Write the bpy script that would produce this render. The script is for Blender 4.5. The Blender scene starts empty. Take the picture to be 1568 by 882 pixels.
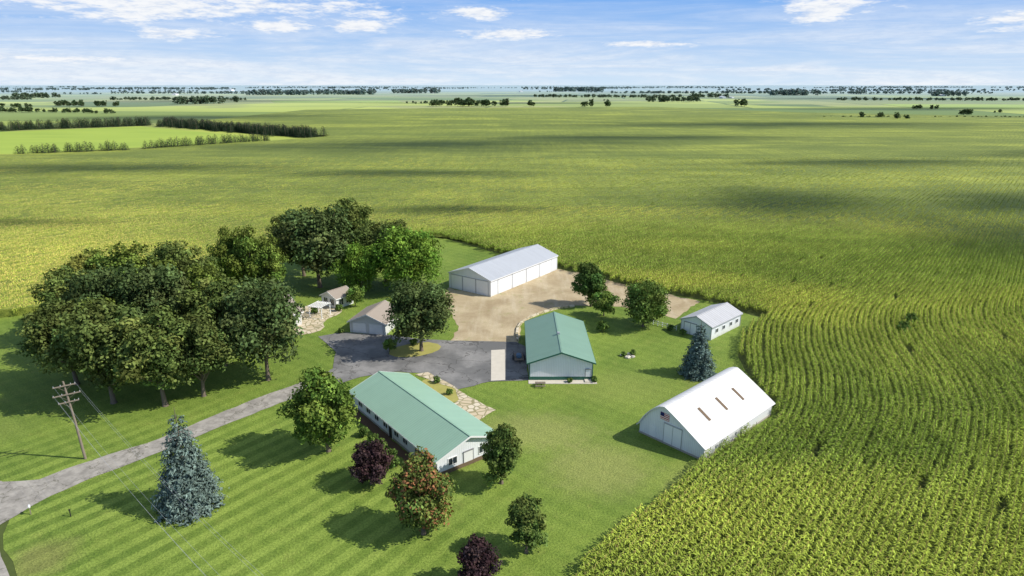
import bpy, bmesh, math, random
import numpy as np
from mathutils import Vector
random.seed(7); rng=np.random.default_rng(11)
scene=bpy.context.scene
COL=scene.collection
R=math.radians

# ---------------------------------------------------------------- node helpers
class NT:
    def __init__(s,tree): s.t=tree; s.n=tree.nodes; s.l=tree.links
    def node(s,typ,**kw):
        n=s.n.new(typ)
        for k,v in kw.items(): setattr(n,k,v)
        return n
    def put(s,sock,v):
        if hasattr(v,'is_output') : s.l.new(v,sock)
        elif v is not None:
            if isinstance(v,(tuple,list)) and len(v)==3 and sock.type=='RGBA': v=(*v,1)
            sock.default_value=v
    def math(s,op,a,b=None,c=None,clamp=False):
        n=s.node('ShaderNodeMath',operation=op,use_clamp=clamp)
        s.put(n.inputs[0],a)
        if b is not None: s.put(n.inputs[1],b)
        if c is not None: s.put(n.inputs[2],c)
        return n.outputs[0]
    def vmath(s,op,a,b=None):
        n=s.node('ShaderNodeVectorMath',operation=op)
        s.put(n.inputs[0],a)
        if b is not None: s.put(n.inputs[1],b)
        return n.outputs['Value'] if op in('LENGTH','DOT_PRODUCT') else n.outputs[0]
    def noise(s,vec,scale,detail=3,rough=.55,dist=0):
        n=s.node('ShaderNodeTexNoise'); s.put(n.inputs['Vector'],vec)
        n.inputs['Scale'].default_value=scale; n.inputs['Detail'].default_value=detail
        n.inputs['Roughness'].default_value=rough; n.inputs['Distortion'].default_value=dist
        return n.outputs['Fac']
    def mix(s,f,a,b,mode='MIX'):
        n=s.node('ShaderNodeMix',data_type='RGBA',blend_type=mode)
        s.put(n.inputs[0],f); s.put(n.inputs[6],a); s.put(n.inputs[7],b)
        return n.outputs[2]
    def rng(s,v,a,b,c=0.,d=1.,smooth=True):
        n=s.node('ShaderNodeMapRange',interpolation_type='SMOOTHSTEP' if smooth else 'LINEAR')
        s.put(n.inputs[0],v); n.inputs[1].default_value=a; n.inputs[2].default_value=b
        n.inputs[3].default_value=c; n.inputs[4].default_value=d
        return n.outputs[0]
    def mapping(s,vec,scale=(1,1,1),rot=(0,0,0),loc=(0,0,0)):
        n=s.node('ShaderNodeMapping'); s.put(n.inputs['Vector'],vec)
        n.inputs['Scale'].default_value=scale; n.inputs['Rotation'].default_value=rot; n.inputs['Location'].default_value=loc
        return n.outputs[0]
    def axis(s,vec,ang,which=0):
        z=s.node('ShaderNodeSeparateXYZ'); s.put(z.inputs[0],s.mapping(vec,(1,1,1),(0,0,ang))); return z.outputs[which]
    def pos(s): return s.node('ShaderNodeNewGeometry').outputs['Position']
    def obj(s): return s.node('ShaderNodeTexCoord').outputs['Object']
    def spot(s,pos,x,y,rx,ry,edge=.5,dn=None):
        v=s.vmath('MULTIPLY',s.vmath('SUBTRACT',pos,(x,y,0)),(1/rx,1/ry,0))
        l=s.vmath('LENGTH',v)
        if dn is not None: l=s.math('ADD',l,dn)
        return s.rng(l,1+edge/2,1-edge/2 if edge<2 else 0)

def newmat(name):
    m=bpy.data.materials.new(name); m.use_nodes=True
    n=NT(m.node_tree); b=m.node_tree.nodes['Principled BSDF']
    b.inputs['Specular IOR Level'].default_value=.25
    return m,n,b
def bump(n,b,h,strength=.4,dist=.05):
    k=n.node('ShaderNodeBump'); k.inputs['Strength'].default_value=strength; k.inputs['Distance'].default_value=dist
    n.put(k.inputs['Height'],h); n.l.new(k.outputs[0],b.inputs['Normal'])

def simple(name,col,rough=.6,var=.12,scale=1.5,metal=0,dirt=0):
    m,n,b=newmat(name); o=n.obj()
    f=n.noise(o,scale,4,.6)
    c=n.mix(f,tuple(x*(1-var) for x in col),tuple(min(1,x*(1+var)) for x in col))
    if dirt:
        z=n.node('ShaderNodeSeparateXYZ'); n.put(z.inputs[0],o)
        g=n.rng(n.math('ADD',z.outputs[2],n.math('MULTIPLY',n.noise(o,2.5),.8)),1.3,.3)
        c=n.mix(n.math('MULTIPLY',g,dirt),c,(.20,.17,.12))
    n.put(b.inputs['Base Color'],c); b.inputs['Roughness'].default_value=rough; b.inputs['Metallic'].default_value=metal
    return m

def ribbed(name,col,axis,period=.3,rough=.45,var=.08,stain=.15,amp=.12,stretch=(1,1,1),stcol=(.3,.27,.22),dirt=0):
    m,n,b=newmat(name); o=n.obj()
    z=n.node('ShaderNodeSeparateXYZ'); n.put(z.inputs[0],o)
    a=z.outputs[axis]
    w=n.math('FRACT',n.math('MULTIPLY',a,1/period))
    rib=n.rng(n.math('ABSOLUTE',n.math('SUBTRACT',w,.5)),.5,.28)
    big=n.noise(n.mapping(o,stretch),.35,4,.6)
    pan=n.math('FRACT',n.math('MULTIPLY',n.math('SINE',n.math('MULTIPLY',n.math('FLOOR',n.math('MULTIPLY',a,1/.91)),12.98)),437.5))
    c=n.mix(big,tuple(x*(1-var) for x in col),tuple(min(.95,x*(1+var)) for x in col))
    c=n.mix(n.math('MULTIPLY',pan,.12),c,tuple(x*.7 for x in col))
    c=n.mix(n.math('MULTIPLY',n.math('SUBTRACT',1,rib),amp),c,tuple(x*.45 for x in col))
    st=n.rng(n.noise(n.mapping(o,stretch),1.3,5,.7),.5,.8)
    c=n.mix(n.math('MULTIPLY',st,stain),c,stcol)
    if dirt:
        g=n.rng(n.math('ADD',z.outputs[2],n.math('MULTIPLY',n.noise(o,1.5,4),1.4)),1.5,.5)
        c=n.mix(n.math('MULTIPLY',g,dirt),c,(.27,.25,.17))
    n.put(b.inputs['Base Color'],c); b.inputs['Roughness'].default_value=rough
    bump(n,b,n.math('SUBTRACT',1,rib),.5,.03)
    return m

def leafmat(name,trans=.28,tint=None):
    m=bpy.data.materials.new(name); m.use_nodes=True; n=NT(m.node_tree); n.n.clear(); out=n.node('ShaderNodeOutputMaterial')
    at=n.node('ShaderNodeAttribute',attribute_name='col').outputs['Color']
    if tint: at=tint(n,at)
    d=n.node('ShaderNodeBsdfDiffuse'); n.put(d.inputs[0],at)
    if not trans: n.l.new(d.outputs[0],out.inputs[0]); return m
    t=n.node('ShaderNodeBsdfTranslucent'); n.put(t.inputs[0],n.mix(1.,at,(1.0,1.0,.5),'MULTIPLY'))
    mx=n.node('ShaderNodeMixShader'); mx.inputs[0].default_value=trans
    n.l.new(d.outputs[0],mx.inputs[1]); n.l.new(t.outputs[0],mx.inputs[2]); n.l.new(mx.outputs[0],out.inputs[0])
    return m

# ---------------------------------------------------------------- mesh helpers
def link(o,parent=None):
    COL.objects.link(o)
    if parent: o.parent=parent
    return o
def mesh_np(name,V,F,mats,mi=None,col=None):
    me=bpy.data.meshes.new(name); V=np.asarray(V,dtype=np.float32); F=np.asarray(F,dtype=np.int32)
    k=F.shape[1]
    me.vertices.add(len(V)); me.vertices.foreach_set('co',V.ravel())
    me.loops.add(F.size); me.loops.foreach_set('vertex_index',F.ravel())
    me.polygons.add(len(F)); me.polygons.foreach_set('loop_start',np.arange(0,F.size,k,dtype=np.int32))
    for m in mats: me.materials.append(m)
    if mi is not None: me.polygons.foreach_set('material_index',np.asarray(mi,dtype=np.int32))
    me.update(calc_edges=True)
    if col is not None:
        a=me.color_attributes.new('col','FLOAT_COLOR','CORNER')
        c=np.ones((len(F),k,4),dtype=np.float32); c[:,:,:3]=np.asarray(col)[:,None,:]
        a.data.foreach_set('color',c.ravel())
    me.validate()
    return me
class Acc:
    def __init__(s): s.V=[];s.F=[];s.M=[];s.C=[];s.n=0
    def add(s,V,F,m,c):
        V=np.asarray(V,float).reshape(-1,3);F=np.asarray(F,int)
        s.V.append(V);s.F.append(F+s.n);s.M.append(np.full(len(F),m));
        c=np.asarray(c,float); s.C.append(np.broadcast_to(c,(len(F),3)) if c.ndim==1 else c); s.n+=len(V)
    def mesh(s,name,mats): return mesh_np(name,np.concatenate(s.V),np.concatenate(s.F),mats,np.concatenate(s.M),np.concatenate(s.C))
def tube(pts,rad,n=7):
    pts=[Vector(p) for p in pts];V=[];F=[]
    for i,p in enumerate(pts):
        d=(pts[min(i+1,len(pts)-1)]-pts[max(i-1,0)]).normalized()
        a=d.cross(Vector((0.3,1,.1))).normalized(); b=d.cross(a)
        for k in range(n):
            t=2*math.pi*k/n; V.append(tuple(p+(a*math.cos(t)+b*math.sin(t))*rad[i]))
    for i in range(len(pts)-1):
        for k in range(n):
            F.append((i*n+k,i*n+(k+1)%n,(i+1)*n+(k+1)%n,(i+1)*n+k))
    return V,F
def leaves(c,nrm,size,aspect=.62):
    N=len(c); r=rng.normal(size=(N,3)); nrm=nrm/np.linalg.norm(nrm,axis=1)[:,None]
    t=np.cross(nrm,r); t/=np.linalg.norm(t,axis=1)[:,None]; b=np.cross(nrm,t)
    s=size[:,None]
    V=np.stack([c+t*s,c+b*s*aspect+nrm*s*.15,c-t*s,c-b*s*aspect+nrm*s*.15],1).reshape(-1,3)
    return V,np.arange(N*4).reshape(N,4)

def box(name,x0,x1,y0,y1,z0,z1,mat,parent=None,bev=0):
    bm=bmesh.new()
    vs=[bm.verts.new((x,y,z)) for z in(z0,z1) for x,y in((x0,y0),(x1,y0),(x1,y1),(x0,y1))]
    for f in((3,2,1,0),(4,5,6,7),(0,1,5,4),(1,2,6,5),(2,3,7,6),(3,0,4,7)): bm.faces.new([vs[i] for i in f])
    if bev: bmesh.ops.bevel(bm,geom=bm.edges[:],offset=bev,segments=2,affect='EDGES')
    me=bpy.data.meshes.new(name); bm.to_mesh(me); bm.free(); me.materials.append(mat)
    return link(bpy.data.objects.new(name,me),parent)
def poly(name,verts,faces,mat,parent=None):
    me=bpy.data.meshes.new(name); me.from_pydata(verts,[],faces); me.materials.append(mat); me.update()
    return link(bpy.data.objects.new(name,me),parent)
def refine(pts,step,jit,closed=True):
    out=[];n=len(pts)
    for i in range(n if closed else n-1):
        a=Vector(pts[i]);b=Vector(pts[(i+1)%n]);L=(b-a).length;k=max(1,int(L/step));nn=Vector((-(b-a).y,(b-a).x)).normalized() if L>0 else Vector((0,0))
        for j in range(k):
            p=a+(b-a)*(j/k)
            if j>0: p=p+nn*random.gauss(0,jit)
            out.append((p.x,p.y))
    return out
def smoothpoly(pts,it=2):
    for _ in range(it):
        q=[];n=len(pts)
        for i in range(n):
            a=pts[i];b=pts[(i+1)%n]
            q+= [(a[0]*.75+b[0]*.25,a[1]*.75+b[1]*.25),(a[0]*.25+b[0]*.75,a[1]*.25+b[1]*.75)]
        pts=q
    return pts
def sheet(name,pts,z,mat,step=2.,jit=.12,smooth=0,holes=(),skirt=0,zf=None):
    if smooth: pts=smoothpoly(pts,smooth)
    bm=bmesh.new(); edges=[]
    for loop in [refine(pts,step,jit) if step else pts]+list(holes):
        vs=[bm.verts.new((x,y,z)) for x,y in loop]
        edges+=[bm.edges.new((vs[i],vs[(i+1)%len(vs)])) for i in range(len(vs))]
    bmesh.ops.triangle_fill(bm,use_beauty=True,edges=edges,normal=(0,0,1))
    for f in bm.faces:
        if f.normal.z<0: f.normal_flip()
    if skirt:
        be=[e for e in bm.edges if e.is_boundary]
        r=bmesh.ops.extrude_edge_only(bm,edges=be)
        for v in r['geom']:
            if isinstance(v,bmesh.types.BMVert): v.co.z-=skirt
    me=bpy.data.meshes.new(name); bm.to_mesh(me); bm.free(); me.materials.append(mat)
    return link(bpy.data.objects.new(name,me))
def inside(x,y,P):
    x=np.asarray(x);y=np.asarray(y);r=np.zeros(x.shape,bool);n=len(P)
    for i in range(n):
        x1,y1=P[i];x2,y2=P[(i+1)%n]
        if y1==y2: continue
        c=((y1>y)!=(y2>y))&(x<(x2-x1)*(y-y1)/(y2-y1)+x1); r^=c
    return r
def vnoise(x,y,scale,seed=0,octs=3):
    out=0;amp=1;tot=0
    for o in range(octs):
        X=np.asarray(x)*scale*2**o;Y=np.asarray(y)*scale*2**o;xi=np.floor(X).astype(np.int64);yi=np.floor(Y).astype(np.int64);fx=X-xi;fy=Y-yi
        fx=fx*fx*(3-2*fx);fy=fy*fy*(3-2*fy)
        h=lambda a,b:np.modf(np.abs(np.sin(a*127.1+b*311.7+seed*74.7+o*19.3)*43758.5453))[0]
        v=(h(xi,yi)*(1-fx)+h(xi+1,yi)*fx)*(1-fy)+(h(xi,yi+1)*(1-fx)+h(xi+1,yi+1)*fx)*fy
        out=out+v*amp;tot+=amp;amp*=.55
    return out/tot

def scatter(name,P,rot,scl,idx,sources,tint=None):
    """one object: points carrying instances of the source meshes (geometry nodes)"""
    me=bpy.data.meshes.new(name); P=np.asarray(P,np.float32)
    me.vertices.add(len(P)); me.vertices.foreach_set('co',P.ravel())
    a=me.attributes.new('rot','FLOAT','POINT');a.data.foreach_set('value',np.asarray(rot,np.float32))
    sc=np.asarray(scl,np.float32); sc=sc if sc.ndim==2 else np.repeat(sc[:,None],3,1)
    a=me.attributes.new('scl','FLOAT_VECTOR','POINT');a.data.foreach_set('vector',sc.ravel())
    a=me.attributes.new('idx','INT','POINT');a.data.foreach_set('value',np.asarray(idx,np.int32))
    if tint is not None:
        a=me.attributes.new('tint','FLOAT_VECTOR','POINT');a.data.foreach_set('vector',np.asarray(tint,np.float32).ravel())
    ob=link(bpy.data.objects.new(name,me))
    c=bpy.data.collections.new(name+'_parts')
    for i,s in enumerate(sources): c.objects.link(bpy.data.objects.new('%s_part_%02d'%(name,i),s))
    g=bpy.data.node_groups.new(name+'_scatter','GeometryNodeTree')
    g.interface.new_socket('Geometry',in_out='INPUT',socket_type='NodeSocketGeometry')
    g.interface.new_socket('Geometry',in_out='OUTPUT',socket_type='NodeSocketGeometry')
    N=g.nodes.new;L=g.links.new
    gi=N('NodeGroupInput');go=N('NodeGroupOutput');ip=N('GeometryNodeInstanceOnPoints');ci=N('GeometryNodeCollectionInfo')
    ci.inputs['Collection'].default_value=c;ci.inputs['Separate Children'].default_value=True;ci.inputs['Reset Children'].default_value=True
    def attr(nm,t):
        q=N('GeometryNodeInputNamedAttribute');q.data_type=t;q.inputs['Name'].default_value=nm;return q.outputs[0]
    cx=N('ShaderNodeCombineXYZ');L(attr('rot','FLOAT'),cx.inputs[2]);er=N('FunctionNodeEulerToRotation');L(cx.outputs[0],er.inputs[0])
    L(gi.outputs[0],ip.inputs['Points']);L(ci.outputs[0],ip.inputs['Instance']);ip.inputs['Pick Instance'].default_value=True
    L(attr('idx','INT'),ip.inputs['Instance Index']);L(er.outputs[0],ip.inputs['Rotation']);L(attr('scl','FLOAT_VECTOR'),ip.inputs['Scale'])
    L(ip.outputs[0],go.inputs[0])
    md=ob.modifiers.new('scatter','NODES');md.node_group=g
    return ob

# ---------------------------------------------------------------- ground plan (metres)
LAWN=[(-150,136),(-115,138.1),(-108,141),(-99,162),(-82,188),(-60,205),(-36,222),(-23.2,217.8),(-2.8,195.4),(12.8,179.8),(20.6,171.5),(35.9,158.5),(49.4,148.1),(56.8,137.6),(47.7,126.9),(43.6,116.6),(42.6,109.1),(42.6,97.5),(41,90.5),(27,79.3),(18.5,70.1),(12.1,63),(7.4,57.4),(-8,38),(-40,38),(-52.8,57.4),(-59.2,64),(-60.8,67.5),(-72,76),(-150,134)]
GY=np.array([-20,40,57,80,92,105,118,130,140,160,200,280,420.,620.]);GX=np.array([-75,-11,7.4,27,36,42,46,51,57,74,106,172,290.,460.])
_y=np.linspace(-20,620,641);_g=np.interp(_y,GY,GX);_k=np.exp(-np.linspace(-2,2,17)**2);_k/=_k.sum();_gs=np.convolve(np.pad(_g,8,mode='edge'),_k,'valid')
_gs[:10]=_g[:10];_gs[-10:]=_g[-10:]
grow=lambda y: np.interp(y,_y,_gs)

# ---------------------------------------------------------------- terrain materials
SPOTS=[(-150,170,80,52,1.),(45,163,16,9,.9),(66,140,13,14,.9),(28,64,12,7,.5),(-32,300,22,18,.6),(55,200,30,8,.3),(75,112,9,14,.35),(60,70,14,8,.3),(100,150,20,8,.35)]
FSPOTS=[(-130,260,60,14,.5),(150,420,60,20,.4),(-60,420,80,30,.3),(300,700,160,50,.5),(-150,620,90,40,.45),(-60,1250,300,70,.5),(500,950,200,60,.5)]
def yellow_factor(n,p,spots):
    nz=n.noise(p,.02,2,.6)
    f=n.rng(n.noise(n.mapping(p,(.6,1.4,1),(0,0,R(-20))),.011,3,.62,.6),.42,.72)
    dn=n.math('MULTIPLY',n.math('SUBTRACT',nz,.5),1.6)
    for (x,y,rx,ry,a) in spots:
        f=n.math('MAXIMUM',f,n.math('MULTIPLY',n.spot(p,x,y,rx,ry,1.2,dn),a))
    return f
def hazed(n,p,c,d0=900,d1=6500,amt=.86):  # aerial haze mixed into the base colour, bluer with distance from the site
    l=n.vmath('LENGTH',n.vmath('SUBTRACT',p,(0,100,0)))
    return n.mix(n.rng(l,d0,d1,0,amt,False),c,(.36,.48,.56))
m_canopy,n,b=newmat('corn_canopy'); p=n.pos()
f=yellow_factor(n,p,SPOTS[:1]+SPOTS[4:6]+FSPOTS)
mid=n.noise(n.mapping(p,(.35,1.5,1),(0,0,R(-12))),.05,4,.65)
c=n.mix(n.rng(mid,.3,.7),(.200,.250,.045),(.305,.350,.062))
c=n.mix(n.math('MULTIPLY',f,.85),c,(.54,.57,.09))
fine=n.noise(p,.9,5,.8)
c=n.mix(n.rng(fine,.38,.6),n.mix(1.,c,(.50,.56,.50),'MULTIPLY'),c)
stripe=n.noise(n.mapping(p,(1,.06,1),(0,0,R(40))),.35,3,.6)
c=n.mix(n.rng(stripe,.35,.65,0,.35),c,(.13,.165,.035))
ro=n.axis(p,R(40),0)
wv=n.math('SINE',n.math('ADD',n.math('MULTIPLY',ro,2*math.pi/3.45),n.math('MULTIPLY',n.noise(p,.006,2),40)))
c=n.mix(n.math('MULTIPLY',n.rng(wv,0,1),.3),c,(.12,.155,.03))
tl=n.math('FRACT',n.math('MULTIPLY',n.math('ADD',n.axis(p,R(-9),1),n.math('MULTIPLY',n.noise(p,.004,2),50)),1/27.))
c=n.mix(n.math('MULTIPLY',n.rng(n.math('ABSOLUTE',n.math('SUBTRACT',tl,.5)),.05,.015),.35),c,(.10,.13,.03))
s2=n.noise(n.mapping(p,(.03,1,1),(0,0,R(-4))),.05,4,.7)
c=n.mix(n.rng(s2,.45,.7,0,.5),c,(.13,.175,.035))
# canopy colour darkened toward the farmstead to meet the dark gaps between rows
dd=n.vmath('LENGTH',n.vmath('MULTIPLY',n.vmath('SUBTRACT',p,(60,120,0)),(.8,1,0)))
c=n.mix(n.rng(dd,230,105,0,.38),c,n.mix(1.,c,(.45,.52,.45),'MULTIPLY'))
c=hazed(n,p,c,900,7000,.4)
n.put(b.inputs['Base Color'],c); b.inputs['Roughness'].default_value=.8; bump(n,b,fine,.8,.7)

m_ground,n,b=newmat('farmland'); p=n.pos()
def brick(p,sx,w,h,off,c1,c2,rot):
    k=n.node('ShaderNodeTexBrick'); n.put(k.inputs['Vector'],n.mapping(p,(sx,sx,sx),(0,0,rot),off))
    k.offset=.37; k.squash=1.6; k.squash_frequency=3
    k.inputs['Scale'].default_value=1; k.inputs['Brick Width'].default_value=w; k.inputs['Row Height'].default_value=h
    k.inputs['Mortar Size'].default_value=.04; k.inputs['Mortar Smooth'].default_value=.1
    k.inputs['Color1'].default_value=(*c1,1);k.inputs['Color2'].default_value=(*c2,1);k.inputs['Mortar'].default_value=(.06,.10,.02,1)
    return k.outputs[0]
c=brick(p,.01,6.5,3.4,(3,1.3,0),(.13,.20,.04),(.50,.56,.10),R(7))
c2=brick(p,.01,4.1,5.2,(1,7,0),(.10,.16,.035),(.42,.43,.14),R(7))
c=n.mix(n.rng(n.noise(p,.0012,2),.48,.52),c,c2)
c=n.mix(n.rng(n.noise(n.mapping(p,(.4,1,1)),.004,4,.6),.4,.75,0,.35),c,(.13,.19,.04))
l=n.vmath('LENGTH',n.vmath('SUBTRACT',p,(0,150,0)))
near=n.rng(l,380,520)
soil=n.mix(n.noise(p,1.2,3,.7),(.05,.07,.018),(.10,.13,.03))
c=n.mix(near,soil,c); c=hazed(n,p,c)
n.put(b.inputs['Base Color'],c); b.inputs['Roughness'].default_value=.9

m_lime,n,b=newmat('hay_field'); p=n.pos()
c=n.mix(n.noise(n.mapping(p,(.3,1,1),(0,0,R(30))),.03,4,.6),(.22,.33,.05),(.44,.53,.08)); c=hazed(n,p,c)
n.put(b.inputs['Base Color'],c); b.inputs['Roughness'].default_value=.9

m_lawn,n,b=newmat('mown_lawn'); p=n.pos()
big=n.noise(p,.045,4,.6,.4); mid=n.noise(p,.35,5,.7); fin=n.noise(p,4,3,.8); tuft=n.noise(p,1.3,4,.75)
c=n.mix(n.rng(big,.3,.7),(.150,.232,.032),(.250,.340,.052))
c=n.mix(n.rng(mid,.5,.8,0,.6),c,(.35,.36,.09))
c=n.mix(n.rng(mid,.5,.25,0,.5),c,(.105,.185,.027))
c=n.mix(n.rng(tuft,.5,.72,0,.4),c,(.10,.17,.026))
ph=n.math('ADD',n.math('MULTIPLY',n.axis(p,R(38),0),2*math.pi/2.6),n.math('MULTIPLY',n.noise(p,.08,2),2.4))
st=n.rng(n.math('SINE',ph),-.5,.5)
wst=n.math('MULTIPLY',n.spot(p,-40,66,38,28,.9),n.rng(n.noise(p,.15,3),.35,.65,.3,.62))
wst=n.math('MAXIMUM',wst,.06)
c=n.mix(n.math('MULTIPLY',st,wst),c,(.35,.45,.085))
c=n.mix(n.math('MULTIPLY',n.math('SUBTRACT',1,st),n.math('MULTIPLY',wst,.6)),c,(.10,.175,.024))
ph2=n.math('ADD',n.math('MULTIPLY',n.axis(p,R(-52),0),2*math.pi/2.6),n.math('MULTIPLY',n.noise(p,.06,2),3))
c=n.mix(n.math('MULTIPLY',n.rng(n.math('SINE',ph2),-.5,.5),.13),c,(.35,.45,.085))
dn=n.math('MULTIPLY',n.math('SUBTRACT',mid,.5),1.8)
for (x,y,rx,ry,a,cc) in [(3,88,9,5,.45,(.44,.41,.15)),(12,78,7,6,.45,(.44,.41,.15)),(-52,60,3,3,.5,(.3,.26,.1)),(18,103,10,6,.3,(.37,.39,.10)),(-80,88,6,4,.35,(.3,.35,.08)),(-10,80,6,4,.3,(.38,.38,.1)),(0,170,14,10,.25,(.3,.33,.08)),(33,96,3,12,.3,(.38,.36,.12)),(24,74,4,5,.3,(.42,.39,.14))]:
    c=n.mix(n.math('MULTIPLY',n.spot(p,x,y,rx,ry,1.2,dn),a),c,cc)
c=n.mix(n.rng(fin,.35,.65),n.mix(1.,c,(.58,.62,.54),'MULTIPLY'),c)
n.put(b.inputs['Base Color'],c); b.inputs['Roughness'].default_value=.85; bump(n,b,n.math('ADD',fin,tuft),.8,.14)

m_asph,n,b=newmat('asphalt'); p=n.pos()
c=n.mix(n.rng(n.noise(p,.16,4,.6),.35,.7),(.15,.148,.142),(.29,.28,.265))
c=n.mix(n.rng(n.noise(p,3,4,.8),.4,.75,0,.4),c,(.13,.125,.12))
wob=n.node('ShaderNodeTexNoise'); n.put(wob.inputs['Vector'],p); wob.inputs['Scale'].default_value=.5; wob.inputs['Detail'].default_value=4
vor=n.node('ShaderNodeTexVoronoi',feature='DISTANCE_TO_EDGE'); n.put(vor.inputs['Vector'],n.vmath('ADD',p,n.vmath('MULTIPLY',wob.outputs['Color'],(5,5,0)))); vor.inputs['Scale'].default_value=.16
cr=n.rng(vor.outputs['Distance'],.02,.006,0,.7)
c=n.mix(cr,c,(.07,.066,.06)); n.put(b.inputs['Base Color'],c); b.inputs['Roughness'].default_value=.85
m_drive,n,b=newmat('old_asphalt_drive'); p=n.pos()
c=n.mix(n.rng(n.noise(p,.6,5,.7),.35,.7),(.27,.25,.22),(.42,.39,.34))
c=n.mix(n.rng(n.noise(n.mapping(p,(1,.15,1),(0,0,R(35))),1.2,3,.6),.5,.75,0,.3),c,(.2,.185,.16))
wob=n.node('ShaderNodeTexNoise'); n.put(wob.inputs['Vector'],p); wob.inputs['Scale'].default_value=.7; wob.inputs['Detail'].default_value=4
vor=n.node('ShaderNodeTexVoronoi',feature='DISTANCE_TO_EDGE'); n.put(vor.inputs['Vector'],n.vmath('ADD',p,n.vmath('MULTIPLY',wob.outputs['Color'],(4,4,0)))); vor.inputs['Scale'].default_value=.25
c=n.mix(n.rng(vor.outputs['Distance'],.025,.006,0,.65),c,(.12,.115,.08)); n.put(b.inputs['Base Color'],c); b.inputs['Roughness'].default_value=.9
m_gravel,n,b=newmat('gravel'); p=n.pos()
c=n.mix(n.rng(n.noise(p,.12,5,.65,.5),.3,.7),(.36,.275,.16),(.57,.47,.30))
tr=n.noise(n.mapping(p,(1,.12,1),(0,0,R(-38))),.5,3,.6)
c=n.mix(n.rng(tr,.45,.7,0,.4),c,(.63,.55,.40)); c=n.mix(n.rng(n.noise(p,5,3,.8),.35,.7,0,.45),c,(.28,.21,.12))
c=n.mix(n.rng(n.noise(p,.3,4,.7),.56,.72,0,.5),c,(.24,.26,.07))
n.put(b.inputs['Base Color'],c); b.inputs['Roughness'].default_value=.95; bump(n,b,n.noise(p,5,3,.8),.5,.05)
m_conc=simple('concrete',(.60,.55,.46),.8,.15,.8)
m_stone,n,b=newmat('flagstone'); p=n.pos()
vor=n.node('ShaderNodeTexVoronoi'); n.put(vor.inputs['Vector'],p); vor.inputs['Scale'].default_value=.75
ve=n.node('ShaderNodeTexVoronoi',feature='DISTANCE_TO_EDGE'); n.put(ve.inputs['Vector'],p); ve.inputs['Scale'].default_value=.75
hs=n.node('ShaderNodeSeparateColor'); n.put(hs.inputs[0],vor.outputs['Color'])
c=n.mix(hs.outputs[0],(.54,.44,.29),(.66,.58,.44)); c=n.mix(n.rng(ve.outputs['Distance'],.09,.04,0,.8),c,(.22,.20,.09))
n.put(b.inputs['Base Color'],c); b.inputs['Roughness'].default_value=.9
m_dry,n,b=newmat('dry_grass'); p=n.pos()
c=n.mix(n.noise(p,.8,4,.7),(.26,.27,.05),(.46,.40,.14)); n.put(b.inputs['Base Color'],c); b.inputs['Roughness'].default_value=.9
m_mulch=simple('mulch',(.13,.08,.05),.95,.3,3)

# ---------------------------------------------------------------- ground
bm=bmesh.new(); rings=[20,60,110,160,220,320,480,800,1400,2600,5000,10000,20000,45000,90000]; segs=72
ctr=bm.verts.new((0,100,0)); prev=None
for r in rings:
    cur=[bm.verts.new((r*math.cos(2*math.pi*i/segs),100+r*math.sin(2*math.pi*i/segs),0)) for i in range(segs)]
    for i in range(segs):
        j=(i+1)%segs
        if prev is None: bm.faces.new((ctr,cur[i],cur[j]))
        else: bm.faces.new((prev[i],cur[i],cur[j],prev[j]))
    prev=cur
me=bpy.data.meshes.new('ground'); bm.to_mesh(me); bm.free(); me.materials.append(m_ground); link(bpy.data.objects.new('ground',me))

sheet('lawn',LAWN,.03,m_lawn,3,.25)
sheet('country_road',[(-76,80),(-61.5,66),(-59.8,63.5),(-53.4,57.2),(-38,40),(-44,36),(-62,56),(-70,65),(-84,78)],.055,m_drive,2,.06)
sheet('driveway',[(-72,76.5),(-67.1,74.6),(-62.7,75.1),(-59.7,78.7),(-52.1,85.6),(-47.6,92),(-42.1,99.2),(-36,105.8),(-33,103.5),(-37,98),(-44.5,89.3),(-49.9,82.2),(-55.5,76),(-58.7,71.5),(-60.2,67.5),(-61.2,64.5),(-66,66),(-76,72)],.08,m_drive,1.5,.08)
sheet('gravel_yard',[(-12.9,122),(-11.5,132.7),(-17,150.6),(-16.4,161),(-5.2,153.3),(12.8,178.9),(20,173.6),(30,163),(45.4,149.6),(36.6,137.5),(32.4,142),(25.6,145.8),(14.8,146.8),(10.1,145),(2.3,136),(1,122)],.06,m_gravel,1.2,.22)
sheet('asphalt_court',[(-40.3,126.6),(-36.4,128.8),(-25.2,127.5),(-20,125.5),(-12.5,124.3),(.8,123.6),(2.9,121),(2.9,105.6),(-3.9,105),(-9.4,101.9),(-15.3,108.6),(-21.9,109.1),(-27,107),(-31,103),(-35.1,101.4),(-37,105.2),(-33,110.5),(-34.4,118.2)],.09,m_asph,1.5,.1)
sheet('parking_pad',[(-4.1,119.2),(-1.4,119.6),(-1.2,105.6),(-3.7,105.3)],.115,m_conc,0)
sheet('planting_island',[(-24.5,120),(-18,124),(-14,122),(-14.5,118.5),(-19,115.5),(-23.5,116)],.12,m_dry,1,.05,1)
sheet('dry_garden_patch',[(-15.5,106.5),(-13,106.5),(-8,100.5),(-9,97),(-12,97),(-16.5,103)],.07,m_dry,1,.1,1)
sheet('flagstone_patio',[(-17.5,108),(-15.3,109),(-10.7,103.9),(-7,98.9),(-2.6,94.5),(-5.6,90.4),(-10,95.6),(-8.8,98),(-9.6,101.8),(-15.6,106.6)],.10,m_stone,1,.12)
sheet('garden_path',[(-48,127),(-43,127.5),(-40,131),(-42,136),(-39,141),(-40,146),(-44,148),(-50,146),(-50,136),(-50,131)],.09,m_stone,1,.1,1)

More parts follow.
